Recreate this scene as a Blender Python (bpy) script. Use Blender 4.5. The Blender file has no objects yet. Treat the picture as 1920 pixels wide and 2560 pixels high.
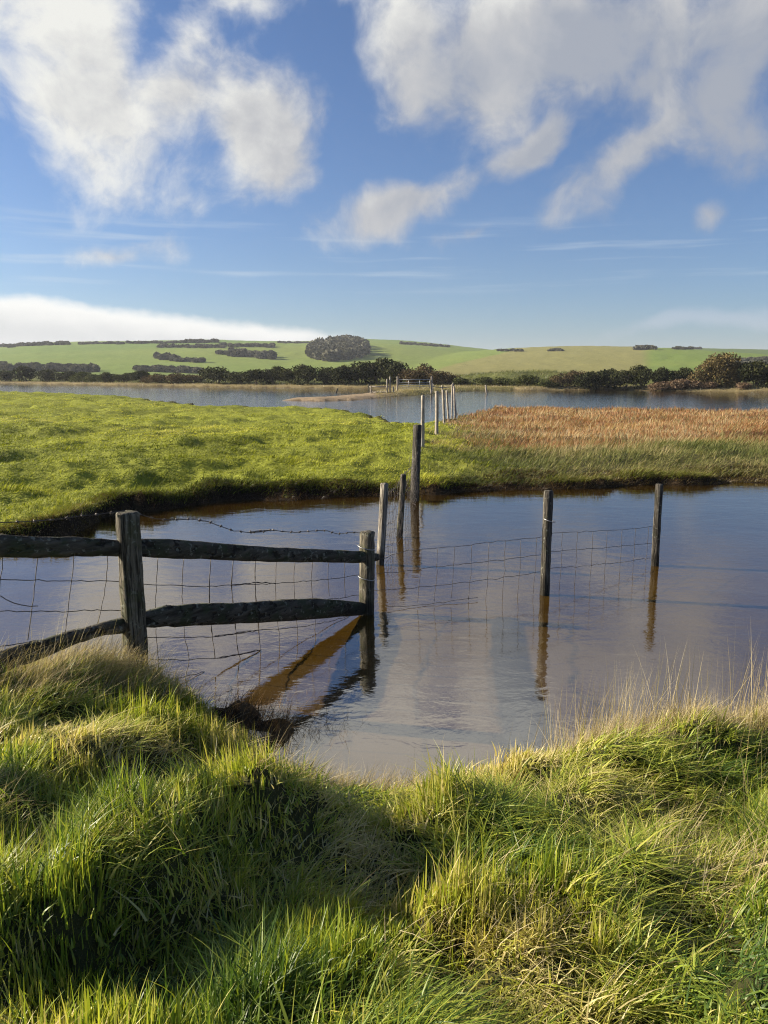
import bpy, math, random
import numpy as np
R = math.radians
random.seed(7)
rng = np.random.default_rng(7)
sc = bpy.context.scene
col = sc.collection

# ------------------------------------------------------------------ camera, sky, sun, exposure
EYE = 2.3
PITCH = R(10.2)
cam_d = bpy.data.cameras.new('camera'); cam = bpy.data.objects.new('camera', cam_d); col.objects.link(cam)
cam_d.sensor_fit = 'HORIZONTAL'; cam_d.sensor_width = 36; cam_d.lens = 36
cam_d.clip_start = 0.05; cam_d.clip_end = 12000
cam.location = (0, 0, EYE); cam.rotation_euler = (R(90)-PITCH, 0, 0)
sc.camera = cam

SUN_EL = R(22.5); SUN_AZ = R(-78)          # azimuth from +Y, negative = to the left
sun_d = bpy.data.lights.new('sun', 'SUN'); sun = bpy.data.objects.new('sun', sun_d); col.objects.link(sun)
sun_d.energy = 5.0; sun_d.angle = R(0.5); sun_d.color = (1.0, 0.88, 0.70)
sv = np.array([math.sin(SUN_AZ)*math.cos(SUN_EL), math.cos(SUN_AZ)*math.cos(SUN_EL), math.sin(SUN_EL)])
from mathutils import Vector
sun.rotation_euler = Vector(sv).to_track_quat('Z', 'Y').to_euler()

sc.view_settings.view_transform = 'Standard'; sc.view_settings.look = 'None'
sc.view_settings.exposure = 1.25; sc.view_settings.gamma = 1
sc.cycles.max_bounces = 6; sc.cycles.diffuse_bounces = 1; sc.cycles.glossy_bounces = 2
sc.cycles.transmission_bounces = 3; sc.cycles.transparent_max_bounces = 8; sc.cycles.volume_bounces = 0
sc.cycles.use_denoising = True; sc.cycles.denoising_prefilter = 'NONE'; sc.cycles.adaptive_threshold = 0.005; sc.cycles.filter_width = 1.1
sc.cycles.caustics_reflective = False; sc.cycles.caustics_refractive = False

def ray(px, py):
    u = (px-960)/1920; v = (1280-py)/1920
    return np.array([u, math.cos(PITCH)+v*math.sin(PITCH), -math.sin(PITCH)+v*math.cos(PITCH)])
def at(px, py, z=0.0):                    # point where a line of sight meets a level
    d = ray(px, py); t = (z-EYE)/d[2]; return d*t+np.array([0, 0, EYE])
def atY(px, py, Y):                       # ... or a given distance
    d = ray(px, py); t = Y/d[1]; return d*t+np.array([0, 0, EYE])
def on_plane(px, py, a, b, off=0.0):      # ... or the upright plane of a fence
    a = np.array(a[:2], float); b = np.array(b[:2], float)
    n = np.array([-(b-a)[1], (b-a)[0]]); n /= np.linalg.norm(n)
    if np.dot(n, -a) < 0: n = -n
    d = ray(px, py); t = (np.dot(n, a)+off)/np.dot(n, d[:2]); return d*t+np.array([0, 0, EYE])
def azel(px, py):
    d = ray(px, py); return math.atan2(d[0], d[1]), math.atan2(d[2], math.hypot(d[0], d[1]))

class NT:
    def __init__(s, tree): s.t = tree; s.t.nodes.clear()
    def n(s, typ, **kw):
        nd = s.t.nodes.new(typ)
        for k, v in kw.items():
            if k == 'inp':
                for kk, vv in v.items():
                    if isinstance(vv, bpy.types.NodeSocket): s.t.links.new(vv, nd.inputs[kk])
                    else: nd.inputs[kk].default_value = vv
            else: setattr(nd, k, v)
        return nd
    def math(s, op, a, b=None, c=None, clamp=False):
        i = {0: a}
        if b is not None: i[1] = b
        if c is not None: i[2] = c
        return s.n('ShaderNodeMath', operation=op, use_clamp=clamp, inp=i).outputs[0]
    def vmath(s, op, a, b=None):
        i = {0: a}
        if b is not None: i[1] = b
        nd = s.n('ShaderNodeVectorMath', operation=op, inp=i)
        return nd.outputs['Value'] if op in ('LENGTH', 'DOT_PRODUCT') else nd.outputs[0]
    def noise(s, vec, scale, detail=4, rough=0.55, dist=0.0, out='Fac'):
        return s.n('ShaderNodeTexNoise', inp={'Vector': vec, 'Scale': scale, 'Detail': detail, 'Roughness': rough, 'Distortion': dist}).outputs[out]
    def mix(s, f, a, b, blend='MIX'):
        nd = s.n('ShaderNodeMix', data_type='RGBA', blend_type=blend, clamp_factor=True)
        for k, v in ((0, f), (6, a), (7, b)):
            if isinstance(v, bpy.types.NodeSocket): s.t.links.new(v, nd.inputs[k])
            else: nd.inputs[k].default_value = v
        return nd.outputs[2]
    def step(s, x, lo, hi, a=0.0, b=1.0):
        return s.n('ShaderNodeMapRange', interpolation_type='SMOOTHSTEP', inp={0: x, 1: lo, 2: hi, 3: a, 4: b}).outputs[0]
    def ramp(s, x, stops):
        nd = s.n('ShaderNodeValToRGB', inp={0: x}); e = nd.color_ramp.elements
        while len(e) < len(stops): e.new(0.5)
        for i, (p, c) in enumerate(stops): e[i].position = p; e[i].color = (*c, 1)
        return nd.outputs[0]

world = bpy.data.worlds.new('World'); sc.world = world; world.use_nodes = True
w = NT(world.node_tree)
sky = w.n('ShaderNodeTexSky', sky_type='NISHITA', sun_disc=False)
sky.sun_elevation = SUN_EL; sky.sun_rotation = SUN_AZ % (2*math.pi); sky.air_density = 1.0; sky.dust_density = 0.6; sky.ozone_density = 2.2
D = w.vmath('NORMALIZE', w.n('ShaderNodeTexCoord').outputs['Generated'])
xyz = w.n('ShaderNodeSeparateXYZ', inp={0: D}).outputs
az = w.math('ARCTAN2', xyz[0], xyz[1]); el = w.math('ARCSINE', xyz[2])
UV = w.n('ShaderNodeCombineXYZ', inp={0: az, 1: el, 2: 0.0}).outputs[0]
# gentle warping of the cloud field
wn = w.noise(UV, 5.0, 3, 0.5, out='Color')
wv = w.vmath('SCALE', w.vmath('SUBTRACT', wn, (0.5, 0.5, 0.5))); wv.node.inputs['Scale'].default_value = 0.10
UVw = w.vmath('ADD', UV, wv)
PX = 1/1920.0
# centre x, y, half width, half height (in pixels of a 1920-wide view), tilt in degrees, strength
BLOBS = [
 (190, 60, 170, 200, 10, 1.2), (230, 270, 180, 150, 0, 1.2), (430, 250, 220, 130, 15, 1.1), (450, 130, 70, 130, -35, .8), (600, 330, 210, 160, -15, 1.1),
 (700, 420, 120, 130, -10, 1.0), (240, 400, 110, 110, 0, .85), (20, 90, 150, 210, 0, .75),
 (1030, 50, 140, 170, 25, .95), (1230, 110, 240, 180, 10, 1.25), (1500, 60, 420, 200, 0, 1.25), (1600, 200, 260, 130, 20, 1.0), (1500, 260, 120, 90, 60, .8), (1860, 190, 200, 230, 0, 1.0), (620, 10, 130, 60, 0, .7),
 (1640, 330, 290, 75, 33, .95), (1600, 400, 130, 60, 10, .65), (1325, 365, 120, 55, 38, 1.12),
 (985, 535, 270, 60, 14, 1.08), (1180, 590, 150, 34, 10, .7), (900, 590, 90, 35, 30, .6), (1770, 520, 100, 55, 35, .75), (310, 635, 130, 34, 12, .85),
 (1120, 300, 70, 30, -20, .42),
]
f = None
for (bx, by, rx, ry, rot, st) in BLOBS:
    a0, e0 = azel(bx, by)
    k = math.cos(PITCH)  # angles shrink a little towards the edge of a wide view
    mp = w.n('ShaderNodeMapping', vector_type='TEXTURE', inp={'Vector': UVw, 'Location': (a0, e0, 0), 'Rotation': (0, 0, R(rot)), 'Scale': (rx*PX*.90, ry*PX*.90, 1)}).outputs[0]
    L = w.vmath('LENGTH', mp)
    v = w.math('MULTIPLY_ADD', L, -st*.55, st)
    f = v if f is None else w.math('SMOOTH_MAX', f, v, 0.12)
f = w.math('MAXIMUM', f, 0.0)
# cloud cover of the sky above and beside the view, where the pond looks up into it
gen = w.noise(D, 2.6, 4, 0.55)
high = w.step(el, R(20), R(28)); side = w.step(w.math('ABSOLUTE', az), R(30), R(45))
g = w.math('MULTIPLY', w.step(gen, 0.30, 0.52, 0.55, 1.15), w.math('MAXIMUM', high, side))
g = w.math('MULTIPLY', w.math('MULTIPLY', g, w.step(xyz[1], 0.2, 0.5, 0.1, 1.0)), w.step(el, R(52), R(36), 0.1, 1.0))  # unseen cover thinned overhead and behind the view to cut ambient light
f = w.math('MAXIMUM', f, g)
n1 = w.noise(UVw, 8.5, 10, 0.60, 0.12); 
nl = w.noise(UV, 4.5, 3, .5)
dens = w.math('ADD', w.math('MULTIPLY_ADD', w.math('SUBTRACT', nl, 0.5), 0.6, w.math('MULTIPLY', f, .80)), w.math('MULTIPLY', w.math('SUBTRACT', n1, 0.5), 1.35))
mask = w.step(dens, 0.26, 0.72)
# low bank of cloud on the left horizon
sl = w.math('MULTIPLY_ADD', az, -0.098, 0.0)
bn = w.noise(w.vmath('MULTIPLY', UV, (1.0, 1.6, 1.0)), 26.0, 5, 0.5)
top = w.math('ADD', w.math('ADD', sl, 0.047), w.math('MULTIPLY', w.math('SUBTRACT', bn, 0.5), 0.020))
bank = w.step(w.math('SUBTRACT', top, el), -0.004, 0.012)
bank = w.math('MULTIPLY', bank, w.step(az, R(0), R(-7)))
# thin streaks
st_v = w.vmath('MULTIPLY', w.vmath('ADD', UV, w.vmath('MULTIPLY', wv, (0.25, 0.12, 0))), (1.2, 24.0, 1.0))
cir = w.step(w.noise(st_v, 3.2, 4, 0.5), 0.51, 0.80)
band = w.math('MULTIPLY', w.step(el, R(5.2), R(6.8)), w.step(el, R(11.5), R(8.8)))
cir = w.math('MULTIPLY', w.math('MULTIPLY', cir, band), 0.55)
pk = w.n('ShaderNodeMapping', vector_type='TEXTURE', inp={'Vector': UVw, 'Location': (*azel(1790, 800), 0), 'Rotation': (0, 0, R(8)), 'Scale': (.14, .016, 1)}).outputs[0]
pk = w.math('MULTIPLY', w.step(w.math('ADD', w.vmath('LENGTH', pk), w.math('MULTIPLY', w.math('SUBTRACT', n1, .5), 2.2)), 1.0, 0.2), 0.28)
# sunlit side against the soft grey middle of the clouds
off = w.vmath('ADD', UVw, (-0.03, 0.035, 0.0))
n2 = w.noise(off, 8.0, 5, 0.52, 0.12)
lit = w.math('ADD', w.math('MULTIPLY', w.math('SUBTRACT', n1, n2), 1.6), w.math('MULTIPLY_ADD', az, -1.35, 0.42))
lit = w.math('SUBTRACT', lit, w.math('MULTIPLY', w.step(f, 0.6, 1.25), 0.22))
lit = w.math('ADD', lit, w.step(el, R(19), R(27), 0.0, 0.85))  # unseen high clouds whitened to brighten the pond's reflection
ccol = w.ramp(lit, [(0.0, (.155, .17, .20)), (0.45, (.225, .23, .24)), (0.95, (.36, .36, .345))])
bcol = w.mix(w.step(w.math('SUBTRACT', top, el), 0.0, 0.045), (.42, .42, .405, 1), (.26, .27, .275, 1))
skyc = w.mix(1.0, sky.outputs[0], (0.028, 0.037, 0.051, 1), 'MULTIPLY')
hz = w.step(el, R(20), R(0)); 
skyc = w.mix(w.math('MULTIPLY', hz, 0.0), skyc, (.4, .5, .6, 1))
c = w.mix(cir, skyc, (.26, .30, .335, 1))
c = w.mix(pk, c, (.30, .30, .345, 1))
c = w.mix(bank, c, bcol)
c = w.mix(mask, c, ccol)
bg = w.n('ShaderNodeBackground', inp={'Color': c, 'Strength': 1.0})
# the sky texture itself is scaled to 0.05-0.06 above, the usual daylight strength
wo = w.n('ShaderNodeOutputWorld', inp={'Surface': bg.outputs[0]})
world.cycles.sampling_method = 'MANUAL'; world.cycles.sample_map_resolution = 512

# ------------------------------------------------------------------ object helpers
def tag(o, label=None, cat=None, group=None, kind=None):
    if label: o['label'] = label
    if cat: o['category'] = cat
    if group: o['group'] = group
    if kind: o['kind'] = kind
    return o
def empty(name, loc):
    o = bpy.data.objects.new(name, None); o.location = tuple(float(v) for v in loc); col.objects.link(o); return o
def npmesh(name, V, loops, starts, totals, mat, parent=None, smooth=False, colors=None, loc=None):
    V = np.asarray(V, np.float32)
    if parent is not None: V = V-np.array(parent.location, np.float32)
    elif loc is not None: V = V-np.array(loc, np.float32)
    me = bpy.data.meshes.new(name)
    me.vertices.add(len(V)); me.vertices.foreach_set('co', V.ravel())
    me.loops.add(len(loops)); me.loops.foreach_set('vertex_index', np.asarray(loops, np.int32))
    me.polygons.add(len(starts)); me.polygons.foreach_set('loop_start', np.asarray(starts, np.int32)); me.polygons.foreach_set('loop_total', np.asarray(totals, np.int32))
    if smooth: me.polygons.foreach_set('use_smooth', np.ones(len(starts), bool))
    me.update(calc_edges=True)
    if colors is not None:
        a = me.attributes.new('tint', 'FLOAT_COLOR', 'POINT')
        a.data.foreach_set('color', np.concatenate([colors, np.ones((len(colors), 1))], 1).astype(np.float32).ravel())
    me.materials.append(mat)
    o = bpy.data.objects.new(name, me); col.objects.link(o)
    if parent is not None: o.parent = parent
    elif loc is not None: o.location = tuple(float(v) for v in loc)
    return o
class MB:
    """collects vertices and faces of one mesh"""
    def __init__(s): s.v = []; s.f = []; s.n = 0
    def add(s, V, F):
        s.v.append(np.asarray(V, float)); s.f += [[i+s.n for i in q] for q in F]; s.n += len(V)
    def box(s, a, b):
        x0, y0, z0 = a; x1, y1, z1 = b
        s.add([(x0,y0,z0),(x1,y0,z0),(x1,y1,z0),(x0,y1,z0),(x0,y0,z1),(x1,y0,z1),(x1,y1,z1),(x0,y1,z1)],
              [(0,3,2,1),(4,5,6,7),(0,1,5,4),(1,2,6,5),(2,3,7,6),(3,0,4,7)])
    def tube(s, P, r, n=6, cap=True, prof=None):
        """sweep along the points P; r a number, a list, or (half width, half height) pairs"""
        P = np.asarray(P, float); m = len(P); T = np.gradient(P, axis=0); T /= np.linalg.norm(T, axis=1)[:, None]+1e-9
        up = np.array([0, 0, 1.0]); up = np.array([1.0, 0, 0]) if abs(T[0, 2]) > .8 else up
        A = np.cross(T, up); A /= np.linalg.norm(A, axis=1)[:, None]; B = np.cross(A, T)
        ang = np.linspace(0, 2*math.pi, n, endpoint=False)
        V = []
        for i in range(m):
            ri = r[i] if hasattr(r, '__len__') else r
            ra, rb = ri if hasattr(ri, '__len__') else (ri, ri)
            for j, t in enumerate(ang):
                q = 1.0 if prof is None else prof[i][j]
                V.append(P[i]+A[i]*ra*math.cos(t)*q+B[i]*rb*math.sin(t)*q)
        F = [(i*n+j, i*n+(j+1) % n, (i+1)*n+(j+1) % n, (i+1)*n+j) for i in range(m-1) for j in range(n)]
        if cap: F += [tuple(range(n))[::-1], tuple((m-1)*n+j for j in range(n))]
        s.add(V, F)
    def build(s, name, mat, parent=None, smooth=False, loc=None):
        V = np.concatenate(s.v); tot = np.array([len(q) for q in s.f]); st = np.concatenate([[0], np.cumsum(tot)[:-1]])
        return npmesh(name, V, [i for q in s.f for i in q], st, tot, mat, parent, smooth, loc=loc)

# ------------------------------------------------------------------ value noise for shapes
_h = rng.random((256, 256))
def vn(x, y):
    xi = np.floor(x).astype(int); yi = np.floor(y).astype(int); fx = x-xi; fy = y-yi
    fx = fx*fx*(3-2*fx); fy = fy*fy*(3-2*fy)
    g = lambda a, b: _h[a & 255, b & 255]
    return (g(xi, yi)*(1-fx)+g(xi+1, yi)*fx)*(1-fy)+(g(xi, yi+1)*(1-fx)+g(xi+1, yi+1)*fx)*fy
def fbm(x, y, s, o=4):
    r = 0; a = .5; t = 0; x = np.asarray(x, float)/s; y = np.asarray(y, float)/s
    for i in range(o):
        r = r+a*vn(x+17.3*i, y+9.1*i); t += a; a *= .5; x = x*2.03; y = y*2.03
    return r/t-.5
def sst(x, a, b):
    t = np.clip((x-a)/(b-a), 0, 1); return t*t*(3-2*t)

# ------------------------------------------------------------------ land outlines (metres, eye above the origin)
def P2(L): return [tuple(at(*q)[:2]) for q in L]
NEAR = [(-40, 7.5), (-8, 5.9), (-4, 5.7), (-2.4, 5.55), (-1.75, 5.35), (-1.35, 5.05), (-1.1, 4.75), (-.85, 4.45), (-.55, 4.12), (-.2, 4.0), (.2, 3.97), (.6, 4.05), (1.0, 4.25), (1.6, 4.45), (2.4, 4.5), (4, 5.2), (9, 6.2), (60, 8), (60, -60), (-60, -60), (-40, -20)]
MID = [(-60, 7.6), (-14, 7.8), (-7, 8.4)]+P2([(0,1400),(60,1362),(130,1342),(190,1317),(215,1288),(300,1263),(420,1263),(560,1254),(700,1252),(860,1249),(1000,1247),(1100,1241),(1250,1233),(1400,1226),(1600,1219),(1760,1213),(1920,1212)])+\
      [(14, 16.3), (60, 18), (62, 52)]+P2([(1920,1024,.1),(1500,1020,.1),(1230,1015,.1),(1185,1034),(1120,1062),(1060,1070),(1000,1062),(900,1044),(800,1026),(640,1018,.2),(500,1012,.3),(340,987,.5),(0,977,.6)])+[(-60, 92), (-110, 96), (-110, 8)]
SPIT = P2([(690,1001),(800,1003),(900,1000),(960,993),(1040,988),(1100,983),(1170,978),(1330,974),(1330,969),(1130,968),(1000,972),(930,982),(880,990),(800,997)])
FAR = [(-1500, 260), (-300, 240)]+P2([(-300,957),(0,958),(350,964),(640,968),(920,971),(1130,973),(1330,976),(1500,975),(1920,980)])+[(110, 96), (300, 90), (3000, 80), (6000, 4000), (0, 7000), (-6000, 4000)]
def sd(poly, X, Y):                       # signed distance, positive inside
    X = X.ravel(); Y = Y.ravel(); d = np.full(X.shape, 1e18); ins = np.zeros(X.shape, bool); n = len(poly)
    for i in range(n):
        ax, ay = poly[i]; bx, by = poly[(i+1) % n]; ex, ey = bx-ax, by-ay
        t = np.clip(((X-ax)*ex+(Y-ay)*ey)/(ex*ex+ey*ey), 0, 1)
        d = np.minimum(d, (X-ax-t*ex)**2+(Y-ay-t*ey)**2)
        c = (ay > Y) != (by > Y)
        with np.errstate(divide='ignore', invalid='ignore'):
            xi = ax+(Y-ay)*ex/(ey if ey != 0 else 1e-12)
        ins ^= c & (X < xi)
    return np.where(ins, 1, -1)*np.sqrt(d)
# ridge line of the downs: view x -> view y of the skyline
RX = [-3000, -600, 0, 100, 300, 500, 560, 760, 900, 1000, 1130, 1220, 1300, 1450, 1600, 1700, 1920, 2600, 5000]
RY = [905, 880, 868, 862, 858, 853.5, 854, 858, 853, 857, 867, 875, 879, 876, 873, 872, 877, 885, 910]
def hill(X, Y):
    px = 960+1920*X/np.maximum(Y, 1.0)/math.cos(PITCH)
    ry = np.interp(px, RX, RY)
    z = (935-ry)/1920*1250
    far = z*sst(Y, 330, 1280)**.8
    # nearer rounded spur on the right with the stubble field
    spur = 27*np.exp(-((X-190)/230)**2)*sst(Y, 280, 760)*(1-.55*sst(Y, 760, 1100))
    spur2 = 12*np.exp(-((X+300)/260)**2)*sst(Y, 300, 700)*(1-sst(Y, 700, 1000))
    return np.maximum(far, spur)+.25*spur2+fbm(X, Y, 160, 3)*4*sst(Y, 350, 700)
RIDGES = [  # near-bank swells: x0,y0,x1,y1,width,height
 (-1.75, 2.75, -1.2, 3.85, .26, .20), (-1.15, 2.15, -.4, 3.05, .24, .20), (-2.4, 4.3, -1.75, 4.75, .55, .16), (-.1, 1.7, .5, 2.5, .3, .10),
 (.9, 3.6, 1.75, 3.9, .34, .15), (2.0, 3.7, 3.0, 4.1, .4, .09), (.2, 3.0, .8, 3.3, .3, .08), (1.3, 1.9, 1.9, 2.6, .3, .10), (-.9, 1.3, -.2, 1.6, .25, .09), (-2.3, 2.2, -1.9, 2.5, .3, .1)]
HOLES = [(-1.0, 3.6, .34, .12), (-.05, 2.55, .28, .11), (-.75, 2.0, .3, .09), (.75, 1.75, .24, .07), (1.5, 3.2, .3, .10), (-1.7, 3.9, .25, .10), (-.3, 3.5, .3, .06), (1.2, 2.9, .2, .06), (.1, 1.9, .22, .1)]
def near_land(X, Y, d):
    z = .02+.20*sst(d, 0, .35)+.36*sst(d, .2, 2.6)
    b = np.zeros_like(z)
    for (x0, y0, x1, y1, wd, h) in RIDGES:
        ex, ey = x1-x0, y1-y0; t = np.clip(((X-x0)*ex+(Y-y0)*ey)/(ex*ex+ey*ey), 0, 1)
        b = np.maximum(b, 1.1*h*np.exp(-((X-x0-t*ex)**2+(Y-y0-t*ey)**2)/wd**2))
    for (x0, y0, wd, h) in HOLES: b = b-1.05*h*np.exp(-((X-x0)**2+(Y-y0)**2)/wd**2)
    b = b+fbm(X, Y, .60, 2)*.26+fbm(X, Y, .24, 2)*.25
    return z+b*sst(d, 0, .5)*np.exp(-np.maximum(0, -Y-1)/3)
def land(X, Y, full=False):
    X = np.asarray(X, float); Y = np.asarray(Y, float); sh = X.shape; X = X.ravel(); Y = Y.ravel()
    jit = fbm(X, Y, 1.3, 3)
    dN = sd(NEAR, X, Y)+jit*.35; dM = sd(MID, X, Y)+jit*.8+fbm(X, Y, .35, 2)*.12+fbm(X, Y, 2.5, 2)*1.1; dS = sd(SPIT, X, Y)+fbm(X, Y, 4, 3)*.9; dF = sd(FAR, X, Y)+fbm(X, Y, 6, 3)*3.0
    right = sst(X-.10*Y+fbm(X, Y, 1.2, 2)*2, -1.5, 1.8)
    red = sst(Y-24.5+fbm(X, Y, 4.5, 2)*14+fbm(X+30, Y, 14, 2)*14, -4, 5)*right
    zN = near_land(X, Y, dN)
    hump = np.abs(fbm(X, Y*.8, .9, 4))*.16+fbm(X, Y, 6, 2)*.16-.02-.20*np.maximum(0, fbm(X+50, Y, 1.9, 3)-.14)*3
    nse = np.clip(.5+2.2*fbm(X, Y, 1.1, 3), 0, 1.3); edge = (.05+.12*nse)*right+(.09+.20*nse)*(1-right); back = 1-.75*sst(Y, 22, 36)*sst(X, -14, -5)*(1-sst(X, 5, 12))
    zM = .01+edge*sst(dM, 0, .05+.28*(1.3-nse))+.20*sst(dM, .2, 3.5)*(1-.8*red)*back+hump*sst(dM, .1, 1.5)*(1-.7*red)*back-.10*red
    zM = zM+.28*sst(-X-8, 0, 30)*sst(dM, 0, 4)
    zS = .02+.22*sst(dS, 0, 1.0)+.22*sst(dS, .3, 2)*sst(X, -1, 3)
    zF = .03+.35*sst(dF, 0, 1.5)+(.6+fbm(X, Y, 9, 2)*.9)*sst(dF, 1, 14)+hill(X, Y)
    # rough scrubby rise behind the shore, right of centre
    zF = zF+1.3*np.exp(-((X-26)/17)**2)*sst(dF, 2, 16)*(1-sst(dF, 30, 80))*(1+.6*fbm(X, Y, 5, 2))
    z = np.full(X.shape, -9.0); cls = np.zeros(X.shape, int)
    dmax = np.maximum(np.maximum(dN, dM), np.maximum(dS, dF))
    bed = -.42*(1-np.exp(np.minimum(dmax, 0)/1.1))-.01
    bed = bed+(.115*np.exp(-((X+.95)/.25)**2-((Y-4.93)/.16)**2)+.105*np.exp(-((X+.62)/.25)**2-((Y-4.72)/.2)**2)+.09*np.exp(-((X+.4)/.2)**2-((Y-5.3)/.4)**2))*(1+3.0*fbm(X, Y, .16, 3))
    z = bed.copy()
    for k, (dd, zz) in enumerate(((dN, zN), (dM, zM), (dS, zS), (dF, zF))):
        m = (dd > 0) & (zz > z); z = np.where(m, zz, z); cls = np.where(m, k+1, cls)
    if full: return z.reshape(sh), cls.reshape(sh), dmax.reshape(sh), red.reshape(sh), right.reshape(sh), dN.reshape(sh), dM.reshape(sh), dF.reshape(sh)
    return z.reshape(sh)
def H(x, y): return float(land(np.array([x]), np.array([y]))[0])

# ------------------------------------------------------------------ materials
def material(name):
    m = bpy.data.materials.new(name); m.use_nodes = True; return m, NT(m.node_tree)
def out(nt, sh, disp=None): nt.n('ShaderNodeOutputMaterial', inp={'Surface': sh})
def bump(nt, h, strength=.5, dist=.02, normal=None):
    i = {'Height': h, 'Strength': strength, 'Distance': dist}
    if normal is not None: i['Normal'] = normal
    return nt.n('ShaderNodeBump', inp=i).outputs[0]

def mat_ground():
    m, n = material('ground'); pos = n.n('ShaderNodeNewGeometry').outputs['Position']
    c = n.n('ShaderNodeAttribute', attribute_name='tint').outputs['Color']
    a = n.noise(pos, 9.0, 6, .7); b = n.noise(pos, .35, 4, .6)
    v = n.math('ADD', n.math('MULTIPLY', a, .9), n.math('MULTIPLY', b, .5))
    c2 = n.mix(1.0, c, n.ramp(v, [(.35, (.45, .45, .45)), (.95, (1.45, 1.4, 1.3))]), 'MULTIPLY')
    b1 = bump(n, n.noise(pos, 22.0, 5, .7), .8, .03)
    b2 = bump(n, n.noise(pos, 1.4, 5, .7), .7, .25, b1)
    s = n.n('ShaderNodeBsdfPrincipled', inp={'Base Color': c2, 'Roughness': .95, 'Specular IOR Level': .12, 'Normal': b2})
    out(n, s.outputs[0]); return m
def mat_leaf(name, trans=.35, rough=.45, spec=.35, gain=1.0):
    m, n = material(name); c = n.n('ShaderNodeAttribute', attribute_name='tint').outputs['Color']
    s = n.n('ShaderNodeBsdfPrincipled', inp={'Base Color': c, 'Roughness': rough, 'Specular IOR Level': spec})
    t = n.n('ShaderNodeBsdfTranslucent', inp={'Color': n.mix(1.0, c, (1.5*gain, 1.5*gain, .8*gain, 1), 'MULTIPLY')})
    out(n, n.n('ShaderNodeMixShader', inp={0: trans, 1: s.outputs[0], 2: t.outputs[0]}).outputs[0]); return m
def mat_water():
    m, n = material('water'); pos = n.n('ShaderNodeNewGeometry').outputs['Position']
    p2 = n.vmath('MULTIPLY', pos, (1.0, 1.6, 1.0))
    calm = n.step(n.noise(pos, .5, 3, .5), .42, .6, .35, 1.0)
    h1 = n.noise(p2, 3.2, 3, .55, .6); h2 = n.noise(p2, 14.0, 3, .55, .8); h3 = n.noise(p2, .9, 2, .5, .3)
    far_ = n.step(n.n('ShaderNodeSeparateXYZ', inp={0: pos}).outputs[1], 18, 60, 1.0, 3.0)
    h = n.math('ADD', n.math('ADD', n.math('MULTIPLY', h1, .5), n.math('MULTIPLY', h2, n.math('MULTIPLY', calm, .16))), n.math('MULTIPLY', h3, .8))
    h = n.math('MULTIPLY', h, far_)
    nb = bump(n, h, .17, .040)
    fr = n.n('ShaderNodeFresnel', inp={'IOR': 3.2, 'Normal': nb}).outputs[0]
    gl = n.n('ShaderNodeBsdfGlossy', inp={'Color': (1, 1, 1, 1), 'Roughness': .035, 'Normal': nb})
    mud = n.ramp(n.noise(pos, .9, 4, .6), [(.3, (.105, .056, .008)), (.75, (.17, .098, .014))])
    sp = n.n('ShaderNodeMapping', vector_type='TEXTURE', inp={'Vector': pos, 'Location': (1.0, 5.1, 0), 'Scale': (2.2, 1.3, 1)}).outputs[0]
    mud = n.mix(n.step(n.n('ShaderNodeSeparateXYZ', inp={0: pos}).outputs[1], 8.0, 12.5), mud, n.mix(1.0, mud, (.42, .42, .5, 1), 'MULTIPLY'))
    silt = n.step(n.math('ADD', n.vmath('LENGTH', sp), n.math('MULTIPLY', n.math('SUBTRACT', n.noise(pos, 1.1, 4, .6), .5), 1.6)), 1.2, .2)
    mud = n.mix(silt, mud, (.17, .115, .06, 1))
    df = n.n('ShaderNodeBsdfDiffuse', inp={'Color': mud})
    tr = n.n('ShaderNodeBsdfTransparent', inp={'Color': (.82, .60, .20, 1)})
    body = n.n('ShaderNodeMixShader', inp={0: n.math('MULTIPLY_ADD', silt, .05, .45), 1: tr.outputs[0], 2: df.outputs[0]})
    out(n, n.n('ShaderNodeMixShader', inp={0: fr, 1: body.outputs[0], 2: gl.outputs[0]}).outputs[0]); return m
def mat_wood(name, dark, light, moss, stretch=(14, 14, 1.2), mossy=.5):
    m, n = material(name); co = n.n('ShaderNodeTexCoord').outputs['Object']
    v = n.vmath('MULTIPLY', co, stretch)
    g = n.noise(v, 3.0, 6, .65, .4); g2 = n.noise(co, 7.0, 4, .6)
    c = n.ramp(g, [(.36, dark), (.62, light)])
    crack = n.step(n.noise(n.vmath('MULTIPLY', v, (2.5, 2.5, .6)), 3.0, 2, .5), .36, .44)
    c = n.mix(n.math('MULTIPLY', n.math('SUBTRACT', 1.0, crack), .8), c, (*[x*.25 for x in dark], 1))
    c = n.mix(n.math('MULTIPLY', n.step(g2, .48, .62), mossy), c, (*moss, 1))
    wz = n.n('ShaderNodeSeparateXYZ', inp={0: n.n('ShaderNodeNewGeometry').outputs['Position']}).outputs[2]
    wz = n.math('ADD', wz, n.math('MULTIPLY', n.math('SUBTRACT', g2, .5), .12))
    wet = n.step(wz, .20, .10)
    lich = n.step(n.noise(co, 26.0, 3, .5), .60, .68); c = n.mix(n.math('MULTIPLY', lich, .45), c, (.30, .31, .25, 1))
    c = n.mix(n.math('MULTIPLY', wet, .75), c, (.012, .010, .006, 1))
    b = bump(n, n.math('ADD', g, n.math('MULTIPLY', crack, .6)), 1.0, .03)
    s = n.n('ShaderNodeBsdfPrincipled', inp={'Base Color': c, 'Roughness': .85, 'Specular IOR Level': .25, 'Normal': b}); out(n, s.outputs[0]); return m
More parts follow.
